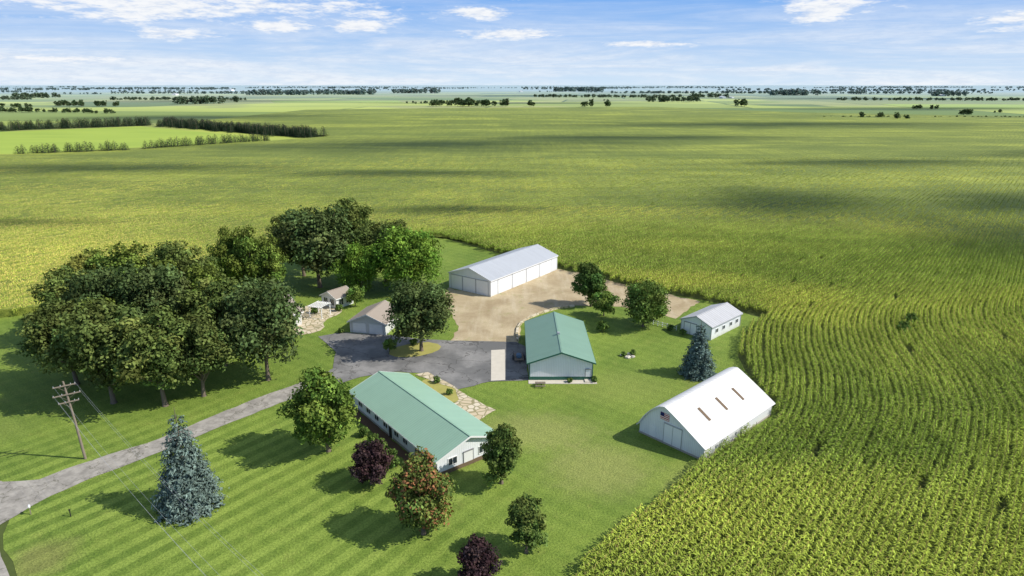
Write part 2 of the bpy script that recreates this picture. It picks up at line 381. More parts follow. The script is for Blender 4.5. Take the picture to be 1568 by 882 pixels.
# ---------------------------------------------------------------- corn
rim=[(-36,222),(-33,232),(0,238),(40,243),(90,240),(140,230),(185,205),(215,150)]
hole=[(-150,136),(-115,138.1),(-108,141),(-99,162),(-82,188),(-60,205)]+rim+[(183,60),(143,-30),(-150,-30)]
outer=[(-900,-60),(-900,420),(-360,486),(-220,603),(-180,660),(-440,905),(-420,1380),(-100,1500),(330,1560),(520,1250),(800,1090),(1600,1060),(1600,-60)]
sheet('corn_field',outer,1.8,m_canopy,40,0,0,[hole],0)
poly('corn_field_edge',[(-150,136,1.8),(-115,138.1,1.8),(-108,141,1.8),(-99,162,1.8),(-82,188,1.8),(-60,205,1.8),(-36,222,1.8),(-150,136,.01),(-115,138.1,.01),(-108,141,.01),(-99,162,.01),(-82,188,.01),(-60,205,.01),(-36,222,.01)],[(i,i+1,i+8,i+7) for i in range(6)],m_canopy)
# canopy slopes down between the rows toward the farmstead so that the open rows emerge gradually
inner=[(-35,221.5),(-22,217.5),(2,196),(40,176),(80,170),(118,160),(142,140),(150,110)]
V=[];F=[];NS=8
for j in range(NS+1):
    t=j/NS
    for (a,b_) in zip(rim,inner): V.append((a[0]*(1-t)+b_[0]*t,a[1]*(1-t)+b_[1]*t,1.8-1.45*t**1.3))
q=len(rim)
for j in range(NS):
    for i in range(q-1): F.append((j*q+i,(j+1)*q+i,(j+1)*q+i+1,j*q+i+1))
o=poly('corn_understory',V,F,m_canopy); 
for f in o.data.polygons: pass

def corn_tint(n,at):
    a=n.node('ShaderNodeAttribute',attribute_name='tint',attribute_type='INSTANCER').outputs['Vector']
    return n.vmath('MULTIPLY',at,a)
m_corn=leafmat('corn_leaf',0,corn_tint)
SEG=4.2
def corn_segment(seed,L=SEG+.1,detail=6):
    r=random.Random(seed);A=Acc();V=[];F=[];C=[]
    npl=int(L/.24)
    for i in range(npl):
        y=(i+.5)/npl*L-L/2+r.uniform(-.05,.05);x=r.uniform(-.09,.09);H=r.uniform(1.85,2.3)
        for k in range(detail):
            q=k/(detail-1)
            z=H*(.42+.5*q); a=r.choice((0,math.pi))+r.gauss(0,.8); ln=r.uniform(.52,.84)*(1.-.3*q); w=r.uniform(.055,.08)
            dx,dy=math.cos(a),math.sin(a);px,py=-dy*w,dx*w; up=r.uniform(.10,.26);dr=r.uniform(-.15,.15)
            b=len(V)
            V+=[(x+px*.5,y+py*.5,z),(x-px*.5,y-py*.5,z),(x+dx*ln*.5-px,y+dy*ln*.5-py,z+up),(x+dx*ln*.5+px,y+dy*ln*.5+py,z+up),
                (x+dx*ln-px*.3,y+dy*ln-py*.3,z+dr),(x+dx*ln+px*.3,y+dy*ln+py*.3,z+dr)]
            F+=[(b,b+1,b+2,b+3),(b+3,b+2,b+4,b+5)]
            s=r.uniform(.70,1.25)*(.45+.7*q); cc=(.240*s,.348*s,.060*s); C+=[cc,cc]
        b=len(V);w=.03;a=r.uniform(0,3.14);cx,cy=math.cos(a)*w,math.sin(a)*w
        V+=[(x-cx,y-cy,H-.15),(x+cx,y+cy,H-.15),(x+cx*1.6,y+cy*1.6,H+.25),(x-cx*1.6,y-cy*1.6,H+.25)];F+=[(b,b+1,b+2,b+3)];C+=[(.40,.38,.14)]
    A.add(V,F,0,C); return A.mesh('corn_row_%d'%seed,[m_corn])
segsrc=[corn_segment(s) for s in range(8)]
P=[];RT=[];KK=[]
gap=1.2; YMAX=470
for k in range(-620,330):
    off=.9+k*gap+random.gauss(0,.05)
    ys=np.arange(-10+random.uniform(0,3),YMAX,3.2)
    xs=grow(ys)+off
    s_=np.concatenate([[0],np.cumsum(np.hypot(np.diff(xs),np.diff(ys)))]); t_=np.arange(0,s_[-1],SEG)
    ys=np.interp(t_,s_,ys); xs=grow(ys)+off; sl=(grow(ys+1.5)-grow(ys-1.5))/3
    P.append(np.c_[xs,ys]);RT.append(np.arctan2(1,sl)-math.pi/2);KK.append(np.full(len(ys),k))
P=np.concatenate(P);RT=np.concatenate(RT);KK=np.concatenate(KK)
X,Y=P[:,0],P[:,1]
inh=inside(X,Y,hole); lawn=inside(X,Y,LAWN)|((X<-8)&(Y<136))
vis=(Y>22)&(X<(Y+30)*.98+12)&(X>-(Y+40)*.9)&(X<430)
far=np.clip((Y-235)/230,0,1)
pr=np.where(inh,.993,np.where(KK%2==0,.92-.74*far,.75*(1-far*4).clip(0,1)))
keep=vis&~lawn&(inh|(Y>130))&(rng.random(len(P))<pr)
P=P[keep];RT=RT[keep];inh=inh[keep];far=far[keep];nn=len(P);X,Y=P[:,0],P[:,1]
P3=np.c_[P+rng.normal(0,.05,(nn,2)),np.zeros(nn)]
sc=rng.uniform(.92,1.06,(nn,3)); sc[:,1]=1.
rr_=np.hypot((X-60)*.8,Y-120)
sc[:,2]*=1-.06*np.clip((rr_-60)/60,0,1)-.06*far
yf=np.clip((vnoise(X*.6,Y*1.4,.022,3,3)-.45)/.3,0,1)*.8
wob=(vnoise(X,Y,.04,5,3)-.5)*1.6
for (x,y,rx,ry,a) in SPOTS+FSPOTS:
    l=np.hypot((X-x)/rx,(Y-y)/ry)+wob; yf=np.maximum(yf,a*np.clip((1.6-l)/1.2,0,1))
md_=vnoise(X*.5+Y*.2,Y*1.4,.07,9,4)*.6+vnoise(X,Y,.35,12,2)*.4
md_=np.clip((md_-.3)/.4,0,1)[:,None]
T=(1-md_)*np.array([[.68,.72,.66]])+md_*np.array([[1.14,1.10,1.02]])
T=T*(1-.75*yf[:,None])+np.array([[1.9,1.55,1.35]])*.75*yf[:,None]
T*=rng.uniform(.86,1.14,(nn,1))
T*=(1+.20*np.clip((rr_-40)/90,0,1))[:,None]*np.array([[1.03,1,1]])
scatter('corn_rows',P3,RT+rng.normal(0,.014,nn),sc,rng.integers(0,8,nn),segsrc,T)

# ---------------------------------------------------------------- trees
m_bark=simple('bark',(.17,.135,.10),.95,.3,3)
m_leaf=leafmat('foliage',.18)
m_needle=leafmat('needles',0)
def broadleaf(name,seed,H,Rr,cb,nl,nlobes,ls,col,irreg=.25,fork=True,tipcol=None,tipfrac=0,shape=1.0):
    global rng
    rs=random.Random(seed); g=np.random.default_rng(seed); A=Acc()
    cz=(cb+H)/2; hz=(H-cb)/2
    bark=(.12,.1,.08)
    tr=max(.12,H*.022)
    lean=(rs.uniform(-.4,.4),rs.uniform(-.4,.4))
    top=(lean[0],lean[1],cb+hz*.7)
    A.add(*tube([(0,0,-.1),(0,0,.5),(lean[0]*.5,lean[1]*.5,cb*.7+.3),top],[tr*1.5,tr*1.05,tr*.85,tr*.25]),0,bark)
    lob=[]
    for i in range(nlobes):
        zz=1-2*(i+.5)/nlobes; a=i*2.399963+rs.uniform(-.5,.5); zz=max(-.95,min(.97,zz+rs.uniform(-.12,.12)))
        rr=math.sqrt(1-zz*zz); rad=rs.uniform(.48,.86)*(1+rs.uniform(-irreg,irreg)*.6)
        lr=Rr*rs.uniform(.15,.33)
        pz=zz*hz*rad
        taper=1. if shape==1.0 else (1-shape*max(0,zz))
        c=np.array([rr*math.cos(a)*Rr*rad*taper+lean[0],rr*math.sin(a)*Rr*rad*taper+lean[1],cz+pz])
        lob.append((c,lr,rs.uniform(.6,1.38)))
    for i in range(nlobes//4):
        c=np.array([rs.uniform(-.35,.35)*Rr,rs.uniform(-.35,.35)*Rr,cz+rs.uniform(-.4,.55)*hz]); lob.append((c,Rr*rs.uniform(.25,.38),rs.uniform(.6,.9)))
    for (c,lr,v) in lob[::2]:
        s=Vector((lean[0]*.5,lean[1]*.5,cb*.75+rs.uniform(0,hz*.8))); e=Vector(c); m=(s+e)/2+Vector((0,0,-.1*Rr*rs.random()))
        if fork: A.add(*tube([s,m,e],[tr*.4,tr*.25,tr*.07],5),0,bark)
    tot=sum(l[1]**2 for l in lob)
    Cs=[];Ns=[];Ss=[];Co=[]
    for (c,lr,v) in lob:
        k=int(nl*lr*lr/tot)
        d=g.normal(size=(k,3)); d[:,2]+=.25; d/=np.linalg.norm(d,axis=1)[:,None]
        rad=lr*(g.uniform(.35,1.12,k)**.6)*(1+.25*np.sin(d[:,0]*5+d[:,1]*4+c[0]))
        pts=c+d*rad[:,None]*np.array([1.1,1.1,.85])
        nr=d*1.1+g.normal(size=(k,3))*.65+np.array([0,0,.35])
        Cs.append(pts);Ns.append(nr);Ss.append(ls*g.uniform(.6,1.35,k))
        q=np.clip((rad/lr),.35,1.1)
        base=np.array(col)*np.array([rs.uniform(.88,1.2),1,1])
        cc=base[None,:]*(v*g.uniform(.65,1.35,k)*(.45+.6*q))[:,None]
        if tipcol is not None:
            t=(g.random(k)<tipfrac*(0.4+1.2*max(0,(c[2]-cz)/hz)+ (0.9 if rs.random()<.35 else 0)))
            cc[t]=np.array(tipcol)*g.uniform(.6,1.3,(t.sum(),1))
        Co.append(cc)
    rngs=rng; rng=g
    V,F=leaves(np.concatenate(Cs),np.concatenate(Ns),np.concatenate(Ss)); rng=rngs
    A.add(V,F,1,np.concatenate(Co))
    return A.mesh(name,[m_bark,m_leaf])
def spruce(name,seed,H,Rr,col,nb=520,dens=26):
    global rng
    g=np.random.default_rng(seed);rs=random.Random(seed);A=Acc()
    A.add(*tube([(0,0,-.1),(0,0,H*.5),(0,0,H*.98)],[H*.02,H*.012,.02]),0,(.1,.08,.06))
    Cs=[];Ns=[];Ss=[];Co=[]
    for i in range(nb):
        t=(i+rs.random())/nb; t=1-math.sqrt(1-t*.985)
        z=.35+t*(H-.4); L=Rr*(1-t)**.82*rs.uniform(.66,1.12)+.12; a=i*2.39996+rs.uniform(-.3,.3)
        k=max(8,int(dens*L/Rr*1.2)); s=g.uniform(.25,1,k)**.7
        up=.12*L if t<.8 else .5*L
        x=np.cos(a)*s*L;y=np.sin(a)*s*L; zz=z-.30*L*s*s+up*s
        sp=(.10+.20*L*(1-s*.6))[:,None]*g.normal(size=(k,3))*np.array([1,1,.35])*.6
        Cs.append(np.c_[x,y,zz]+sp); Ns.append(np.array([np.cos(a)*.8,np.sin(a)*.8,.8])+g.normal(size=(k,3))*.5)
        Ss.append(g.uniform(.14,.30,k)); v=rs.uniform(.6,1.25)
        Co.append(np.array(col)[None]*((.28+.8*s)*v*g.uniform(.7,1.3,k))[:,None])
    rngs=rng;rng=g;V,F=leaves(np.concatenate(Cs),np.concatenate(Ns),np.concatenate(Ss),.4);rng=rngs
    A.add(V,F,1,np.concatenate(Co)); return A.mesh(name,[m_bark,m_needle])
def tree(name,me,x,y,rot=0,s=1.,sz=None):
    o=link(bpy.data.objects.new(name,me)); o.location=(x,y,0); o.rotation_euler=(0,0,rot); o.scale=(s,s,sz or s); return o

OAK=(.120,.170,.048);OAK2=(.140,.195,.052)
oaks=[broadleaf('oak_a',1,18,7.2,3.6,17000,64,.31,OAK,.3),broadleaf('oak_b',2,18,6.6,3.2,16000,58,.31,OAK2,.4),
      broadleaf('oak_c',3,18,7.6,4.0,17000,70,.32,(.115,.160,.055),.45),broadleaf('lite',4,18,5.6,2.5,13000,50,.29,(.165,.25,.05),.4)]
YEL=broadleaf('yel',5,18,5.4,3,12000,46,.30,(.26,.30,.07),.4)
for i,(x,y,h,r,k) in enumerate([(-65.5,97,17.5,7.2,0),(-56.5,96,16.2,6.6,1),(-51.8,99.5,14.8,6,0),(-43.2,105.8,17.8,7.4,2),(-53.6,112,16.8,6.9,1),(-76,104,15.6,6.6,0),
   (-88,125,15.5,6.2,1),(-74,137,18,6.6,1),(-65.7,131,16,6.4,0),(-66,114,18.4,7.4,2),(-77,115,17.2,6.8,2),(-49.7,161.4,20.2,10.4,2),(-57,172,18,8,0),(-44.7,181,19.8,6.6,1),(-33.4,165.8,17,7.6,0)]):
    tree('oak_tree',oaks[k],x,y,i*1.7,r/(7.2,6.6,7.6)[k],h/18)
tree('oak_tree',oaks[2],-17.8,118.9,2.2,7.2/7.6,13.8/18)
for i,(x,y,h,r) in enumerate([(-81,133,18.3,6.4),(-63,150,18,4.6),(-67.5,151,17.5,4.2),(-58,150,16,4.4),(-71,127,16,5),(-92,141,14.5,5),(-60,121,17,5.5),(-70,104,15.5,4.6)]):
    tree('ash_tree',oaks[3],x,y,i*2.1,r/5.6,h/18)
tree('honey_locust_tree',YEL,-91,134,0.5,1.05,17/18)
MBIG=broadleaf('maple_big',6,17,8.6,1.6,21000,76,.32,(.155,.27,.042),.3)
tree('silver_maple_tree',MBIG,-26.5,157.5,.4,1.,1.0); tree('silver_maple_tree',MBIG,-38,156,2.4,.62,.8)
tree('maple_tree',broadleaf('maple_a',7,14,4.9,.5,17000,64,.24,(.155,.240,.046),.25,shape=.35),-26.2,82.2,0)
tree('maple_tree',broadleaf('maple_red',8,11.2,3.8,.4,15000,56,.20,(.165,.22,.055),.25,tipcol=(.36,.17,.08),tipfrac=.24,shape=.4),-10.3,64.2,0)
mp=broadleaf('maple_c',9,9.8,3.0,.3,12000,46,.18,(.135,.20,.052),.25,shape=.35)
tree('maple_tree',mp,-1.4,74.3,0); tree('maple_tree',mp,1.6,61,2.5,.85,.84)
pl=broadleaf('plum',10,6.3,2.9,.3,9000,36,.17,(.070,.044,.048),.25,tipcol=(.11,.07,.06),tipfrac=.10)
tree('purple_plum_tree',pl,-18.5,74.2,0); tree('purple_plum_tree',pl,-3.6,55.8,2,.82,.9)
BS=(.160,.220,.190)
tree('blue_spruce_tree',spruce('spruce_a',12,14,4.0,BS,620,30),-39.9,69.4); tree('blue_spruce_tree',spruce('spruce_b',13,10.6,3.3,(.135,.195,.17),480,28),33.4,108)
tree('maple_tree',broadleaf('yard_a',14,11.6,4.0,.8,14000,46,.25,(.105,.175,.045),.3,shape=.3),18.6,146,0)
tree('honey_locust_tree',broadleaf('yard_b',15,10.4,5.4,1.2,13000,50,.24,(.15,.23,.055),.4),28.3,132.5,0)
sm=broadleaf('yard_c',16,6,3.2,.8,5000,24,.2,(.17,.27,.06),.35)
tree('crabapple_tree',sm,20.8,139.5,0,1.05); tree('crabapple_tree',sm,31.5,136.5,2,.8,.8); tree('crabapple_tree',sm,-24,118.5,1,.45,.5); tree('crabapple_tree',sm,-37,146,1,.7,.9)
bush=broadleaf('bush',17,1.6,1.0,.05,1800,16,.10,(.15,.24,.06),.25,fork=False)
for (x,y,s) in [(19.2,130,1.6),(-17.2,80.2,1.0),(-18.6,82.1,1.1),(-20.4,84.3,.9),(-22.2,86.5,1.0),(-15.9,78.3,.9),(-13,104.5,.8),(-10.5,100.2,.7),(-20,122,.9),(-36,128.8,.8),(21.6,116.3,.6),(23.4,116.8,.7),(14.6,104.8,.7),(10,104.7,.6),(-45,141,1),(-40,143,1.1),(36,127.8,.8),(33.5,130.5,.9)]:
    tree('shrub',bush,x,y,random.uniform(0,6),s)
for (x,y) in [(86,132),(81.5,127)]: tree('volunteer_shrub',bush,x,y,0,1.7,1.9)

# ---------------------------------------------------------------- distant trees
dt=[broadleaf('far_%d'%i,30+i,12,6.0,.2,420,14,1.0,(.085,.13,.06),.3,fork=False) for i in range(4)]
dm=[broadleaf('mfar_%d'%i,60+i,12,6.0,.2,300,12,1.2,(.115,.165,.105),.3,fork=False) for i in range(3)]  # haze put into the leaf colours, paler and bluer in this and the next set
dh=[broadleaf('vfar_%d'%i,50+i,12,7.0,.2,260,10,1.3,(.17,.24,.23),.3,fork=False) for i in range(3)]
dc=[spruce('farcon_%d'%i,40+i,9,2.9,(.05,.08,.045),110,7) for i in range(2)]
def mass(name,pts,src,hs,jit=.25,wide=1.):
    n=len(pts); s=np.array(hs)*rng.uniform(1-jit,1+jit,n)
    S3=np.c_[s*rng.uniform(.85,1.25,n)*wide,s*rng.uniform(.85,1.25,n)*wide,s]
    scatter(name,np.c_[np.array(pts),np.zeros(n)],rng.uniform(0,6.28,n),S3,rng.integers(0,len(src),n),src)
for (x,y,w,h) in [(-138,1645,52,19),(-62,1645,24,16),(-14,1645,9,16),(49,1645,8,14),(174,1600,14,16),(219,1600,9,16),(500,2092,80,18),(787,2725,75,18),(552,1645,15,16),(1419,3409,120,26),(550,1060,8,8),(586,1060,11,8),(585,1010,10,9),(880,1450,24,9),(780,1160,16,11),(905,1260,9,6),(-877,1870,68,22),(-1037,1645,75,13),(-1894,2725,90,20),(-830,2050,9,18),(-1200,3550,160,26),(-900,3700,170,26),(-600,4300,150,28),(530,5400,200,32),(2050,3200,80,22),(-180,1900,120,9),(-1150,1560,40,10)]:
    k=max(1 if w<12 else 3,int(w/4)); pts=[(x+random.uniform(-w,w)*(0 if w<12 and k==1 else 1),y+random.gauss(0,w*.25)) for _ in range(k)]
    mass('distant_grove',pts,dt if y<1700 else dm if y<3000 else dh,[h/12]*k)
pts=[];hs=[]
for i in range(64):
    y=3800+11000*random.random()**1.2; x=random.uniform(-1.05,1.05)*y; w=(.02+.14*random.random()**2)*y; k=int(w/13)+1
    hh=random.uniform(8,16)*(1 if y<6000 else 1.4)
    for _ in range(k): pts.append((x+random.uniform(-w,w),y+random.gauss(0,14)));hs.append(hh/12)
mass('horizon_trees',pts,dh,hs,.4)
def row(a,b,sp,h,lat=.6,src=dc,name='conifer_windbreak',hb=9):
    a=np.array(a,float);b=np.array(b,float);L=np.linalg.norm(b-a);k=int(L/sp)
    pts=[tuple(a+(b-a)*(i+.5)/k+rng.normal(0,lat,2)) for i in range(k)]
    mass(name,pts,src,[h/hb]*len(pts),.15 if hb!=12 else .35,1.6 if hb!=12 else 1.2)
row((-640,722),(-467,868),2.2,12,2.5); row((-365,488),(-297,517),3.6,9.5,1.2); row((-292,527),(-223,611),3.6,9.5,1.2)
row((-454,885),(-330,770),2.0,11,4); row((-330,770),(-192,664),1.5,11,5); row((-450,860),(-215,672),2.0,9.5,6)
row((-1300,1330),(-900,1280),7,10,4,dt,'hedgerow',12); row((500,1075),(1000,1060),6,3,3,dt,'hedgerow',12); row((-900,1290),(-720,1230),8,7,4,dt,'hedgerow',12)
row((-2600,2500),(-1700,2400),9,12,6,dm,'hedgerow',12); row((1100,2300),(1700,2230),9,10,6,dm,'hedgerow',12); row((-1400,2350),(-900,2300),9,10,6,dm,'hedgerow',12); row((100,2860),(700,2800),10,12,6,dm,'hedgerow',12); row((-2400,4100),(-900,4000),16,14,10,dh,'hedgerow',12); row((600,4200),(2600,4000),16,14,10,dh,'hedgerow',12)
sheet('hay_field',[(-900,690),(-575,735),(-467,845),(-250,660),(-230,612),(-292,534),(-360,498),(-900,430)],.3,m_lime,0)
sheet('hay_field',[(900,1500),(1350,1480),(1500,1800),(1000,1850)],.3,m_lime,0)
sheet('hay_field',[(-700,2000),(-320,2000),(-380,2250),(-800,2250)],.3,m_lime,0)

# ---------------------------------------------------------------- buildings
m_white_v=ribbed('white_steel_siding_x',(.80,.82,.84),0,.3,amp=.2,stain=.08,dirt=.35)
m_white_y=ribbed('white_steel_siding_y',(.80,.82,.84),1,.3,amp=.2,stain=.08,dirt=.35)
m_galv=ribbed('galvanized_roof',(.46,.48,.51),1,.6,.45,stain=.4,amp=.25,stretch=(.3,1.6,1),stcol=(.28,.28,.28))
m_galv2=ribbed('weathered_roof',(.52,.52,.53),1,.75,.55,stain=.55,amp=.5,stretch=(.3,2.,1),stcol=(.27,.25,.24))
m_green1=ribbed('green_roof_light',(.30,.47,.345),1,.45,.45,stain=.2,amp=.28,stcol=(.38,.47,.39))
m_green2=ribbed('green_roof',(.205,.335,.25),1,.45,.45,stain=.2,amp=.28,stcol=(.26,.34,.28))
m_wr=ribbed('white_barn_roof',(.74,.73,.71),1,.9,.55,stain=.4,amp=.22,stretch=(.2,1.6,.2),stcol=(.48,.44,.37))
m_shingle,n,b=newmat('shingles'); o=n.obj()
c=n.mix(n.noise(n.mapping(o,(1,3,3)),2.2,4,.8),(.24,.20,.165),(.42,.36,.30)); n.put(b.inputs['Base Color'],c); b.inputs['Roughness'].default_value=.95
m_trim=simple('white_trim',(.78,.78,.77),.5,.04); m_tgreen=simple('green_trim',(.035,.13,.09),.5,.08); m_tgrey=simple('grey_trim',(.42,.43,.44),.5,.08)
m_door=simple('white_door',(.82,.83,.84),.5,.05,1,0,.2); m_glass,n,b=newmat('window_glass'); b.inputs['Base Color'].default_value=(.03,.04,.05,1); b.inputs['Roughness'].default_value=.08; b.inputs['Specular IOR Level'].default_value=.6
m_dark=simple('dark_paint',(.03,.03,.032),.6,.2); m_brown=simple('rust_brown',(.17,.12,.075),.8,.25,3); m_found=simple('foundation',(.38,.35,.31),.9,.15,2)
m_wood=simple('weathered_wood',(.24,.20,.155),.9,.25,4); m_line=simple('panel_seam',(.25,.25,.26),.7,.1)
m_red=simple('flag_red',(.45,.03,.04),.8,.1); m_blue=simple('flag_blue',(.02,.03,.13),.8,.1)

def rot_empty(name,x,y,ang):
    e=bpy.data.objects.new(name,None); link(e); e.location=(x,y,0); e.rotation_euler=(0,0,ang); e.empty_display_size=1; return e
def placer(par,side,W,L):
    def bx(nm,a0,a1,z0,z1,d0,d1,m):
        if side=='f': box(nm,a0,a1,-d1,-d0,z0,z1,m,par)
        elif side=='b': box(nm,a0,a1,L+d0,L+d1,z0,z1,m,par)
        elif side=='l': box(nm,-d1,-d0,a0,a1,z0,z1,m,par)
        else: box(nm,W+d0,W+d1,a0,a1,z0,z1,m,par)
    return bx
def window(par,side,a,z,w,h,W,L,frame=None,glass=None):
    fr=frame or m_trim; t=.09; bx=placer(par,side,W,L)
    bx('window_glass',a-w/2,a+w/2,z,z+h,.005,.03,glass or m_glass)
    bx('window_frame_top',a-w/2-t,a+w/2+t,z+h,z+h+t,.002,.08,fr); bx('window_sill',a-w/2-t,a+w/2+t,z-t,z,.002,.1,fr)
    bx('window_jamb',a-w/2-t,a-w/2,z,z+h,.002,.08,fr); bx('window_jamb',a+w/2,a+w/2+t,z,z+h,.002,.08,fr)
    bx('window_mullion',a-.03,a+.03,z,z+h,.032,.06,fr)
def panel_door(par,side,a0,a1,z1,W,L,mat=None,seams=0,rows=0,frame=None,z0=.05):
    fr=frame or m_line; bx=placer(par,side,W,L)
    bx('door',a0,a1,z0,z1,.01,.07,mat or m_door)
    bx('door_track',a0-.1,a1+.1,z1,z1+.14,.01,.14,fr); bx('door_edge',a0-.1,a0,z0,z1,.01,.09,fr); bx('door_edge',a1,a1+.1,z0,z1,.01,.09,fr)
    for i in range(1,seams+1):
        q=a0+(a1-a0)*i/(seams+1); bx('door_seam',q-.04,q+.04,z0,z1,.072,.085,fr)
    for i in range(1,rows+1):
        q=z0+(z1-z0)*i/(rows+1); bx('door_rail',a0+.02,a1-.02,q-.02,q+.02,.072,.082,fr)
def gable(name,x,y,ang,W,L,wh,rh,oh,mw_x,mw_y,mroof,trim,roof_t=.14,band=None,bandh=.9):
    e=rot_empty(name,x,y,ang)
    for nm,yy,fl in(('front_wall',0,1),('back_wall',L,0)):
        v=[(0,yy,0),(W,yy,0),(W,yy,wh),(W/2,yy,rh),(0,yy,wh)]; f=[tuple(range(5))] if fl else [tuple(range(4,-1,-1))]
        poly(nm,v,f,mw_x,e)
    poly('side_wall_left',[(0,0,0),(0,L,0),(0,L,wh),(0,0,wh)],[(0,3,2,1)],mw_y,e); poly('side_wall_right',[(W,0,0),(W,L,0),(W,L,wh),(W,0,wh)],[(0,1,2,3)],mw_y,e)
    sl=(rh-wh)/(W/2); z0=wh-sl*oh+.03; t=roof_t
    for nm,s in(('roof_left',-1),('roof_right',1)):
        xe=W/2+s*(W/2+oh); xm=W/2
        v=[(xe,-oh,z0),(xm,-oh,rh+.03),(xm,L+oh,rh+.03),(xe,L+oh,z0)]; v+=[(a,b_,c_+t) for a,b_,c_ in v]
        f=[(4,5,6,7),(3,2,1,0),(0,1,5,4),(2,3,7,6),(3,0,4,7),(1,2,6,5)]
        if s>0: f=[tuple(reversed(q)) for q in f]
        poly(nm,v,f,mroof,e)
        for yy in(-oh-.04,L+oh):
            vv=[(xe,yy,z0-.10),(xm,yy,rh-.07),(xm,yy,rh+.03+t+.02),(xe,yy,z0+t+.02)]; vv+=[(a,b_+.04,c_) for a,b_,c_ in vv]
            poly('rake_board',vv,[(0,1,2,3),(7,6,5,4),(0,4,5,1),(3,2,6,7),(0,3,7,4),(1,5,6,2)],trim,e)
        box('fascia',xe if s>0 else xe-.05,xe+.05 if s>0 else xe,-oh,L+oh,z0-.1,z0+t*.8,trim,e)
    box('ridge_cap',W/2-.16,W/2+.16,-oh-.02,L+oh+.02,rh+t-.01,rh+t+.07,mroof,e,.02)
    for cx in(0,W):
        for cy in(0,L): box('corner_trim',cx-.07,cx+.07,cy-.07,cy+.07,0,wh-.02,trim,e)
    if band:
        box('wainscot',.07,W-.07,-.03,-.002,.02,bandh,band,e); box('wainscot_side',-.03,-.002,.07,L-.07,.02,bandh,band,e); box('wainscot_side',W+.002,W+.03,.07,L-.07,.02,bandh,band,e)
    return e

e=gable('machine_shed',-16.1,161.1,R(-35.8),13.4,30.6,4.1,6.3,.25,m_white_v,m_white_y,m_galv,m_trim)
for a0,a1 in((.7,4.3),(4.6,8.6),(8.9,12.6)): panel_door(e,'f',a0,a1,3.75,13.4,30.6,frame=m_tgrey)
for i in range(4): panel_door(e,'r',3+i*6.3,3+i*6.3+5.6,3.7,13.4,30.6,seams=1,frame=m_tgrey)
e=gable('green_roof_workshop',3.1,105.6,0,11.1,20.4,3.5,5.4,.5,m_white_v,m_white_y,m_green2,m_tgreen,band=m_tgreen,bandh=.75)
for i in range(2): panel_door(e,'l',2.4+i*5,6+i*5,3.0,11.1,20.4,rows=4)
panel_door(e,'f',9.9,10.8,2.15,11.1,20.4,z0=.76); box('step',9.7,11,-1.1,-.04,.13,.3,m_conc,e)
window(e,'r',6,1.2,1.4,1,11.1,20.4); window(e,'r',13,1.2,1.4,1,11.1,20.4)
box('apron',-.2,11.8,-1.5,-.05,.02,.12,m_conc,e)
box('vent',5.3,5.8,8,8.5,5.5,6.0,m_tgrey,e,.04)
W,L=10.0,25.5
e=gable('long_green_roof_building',-9.9,75.7,R(38.1),W,L,2.75,4.5,.55,m_white_v,m_white_y,m_green1,m_trim,band=m_found,bandh=.35)
for a in(2.6,5.2,8.6,11.2,14.6,17.4,20.2,23): window(e,'l',a,1.05,1.25,1.0,W,L)
panel_door(e,'l',12.5,13.5,2.15,W,L,m_dark,frame=m_trim)
for a in (2.4,7.4): window(e,'f',a,1.1,1.3,1.0,W,L)
panel_door(e,'f',4.2,5.7,2.2,W,L,m_trim)
box('brick_base',.1,W-.1,-.12,-.035,.0,.6,m_brown,e)
sheet('planting_bed',[(-12.3,76.3),(-27.3,95.4),(-26.2,96.2),(-11.2,77.1)],.08,m_mulch,1,.1)
W,L=7.0,12.2
e=gable('corrugated_shed',35.8,129.6,R(-46),W,L,2.9,4.3,.3,m_white_v,m_white_y,m_galv2,m_tgrey)
panel_door(e,'f',.8,3.6,2.5,W,L,seams=1); window(e,'f',5.2,1.2,.9,.9,W,L)
for a in(2.2,5,8,10.6): window(e,'r',a,1.2,1.0,.8,W,L)
W,L=7.9,8.8
m_lap=simple('light_siding',(.62,.62,.60),.7,.05)
e=gable('two_car_garage',-34.1,129.2,R(-13),W,L,2.6,4.3,.5,m_lap,m_lap,m_shingle,m_trim)
for a0 in(.7,4.4): panel_door(e,'f',a0,a0+2.8,2.2,W,L,rows=3,frame=m_trim)
window(e,'l',4.4,1.1,1.2,1,W,L)
W,L=9,13
e=gable('farmhouse',-61,129,R(-38),W,L,3.2,5.8,.5,m_lap,m_lap,m_shingle,m_trim)
for a in(2,4.5,7): window(e,'f',a,1,1.1,1.3,W,L)
for a in(2,5,8,11): window(e,'r',a,1,1.1,1.3,W,L)
box('chimney',4.0,4.8,8,8.8,5.2,7.2,m_brown,e)
e=gable('garden_pavilion',-45,147,R(-35),5,5,2.6,3.8,.4,m_trim,m_trim,m_shingle,m_trim)
for a in(1.4,3.6): window(e,'f',a,.7,1.3,1.5,5,5); window(e,'r',a,.7,1.3,1.5,5,5)
e=rot_empty('pergola',-45.5,138.5,R(-20))
for x in(0,3.2):
    for y in(0,3.2): box('post',x-.08,x+.08,y-.08,y+.08,.05,2.5,m_trim,e)
for y in(0,3.2): box('beam',-.4,3.6,y-.07,y+.07,2.5,2.7,m_trim,e)
for i in range(7): box('rafter',i*.53-.04,i*.53+.04,-.4,3.6,2.71,2.85,m_trim,e)

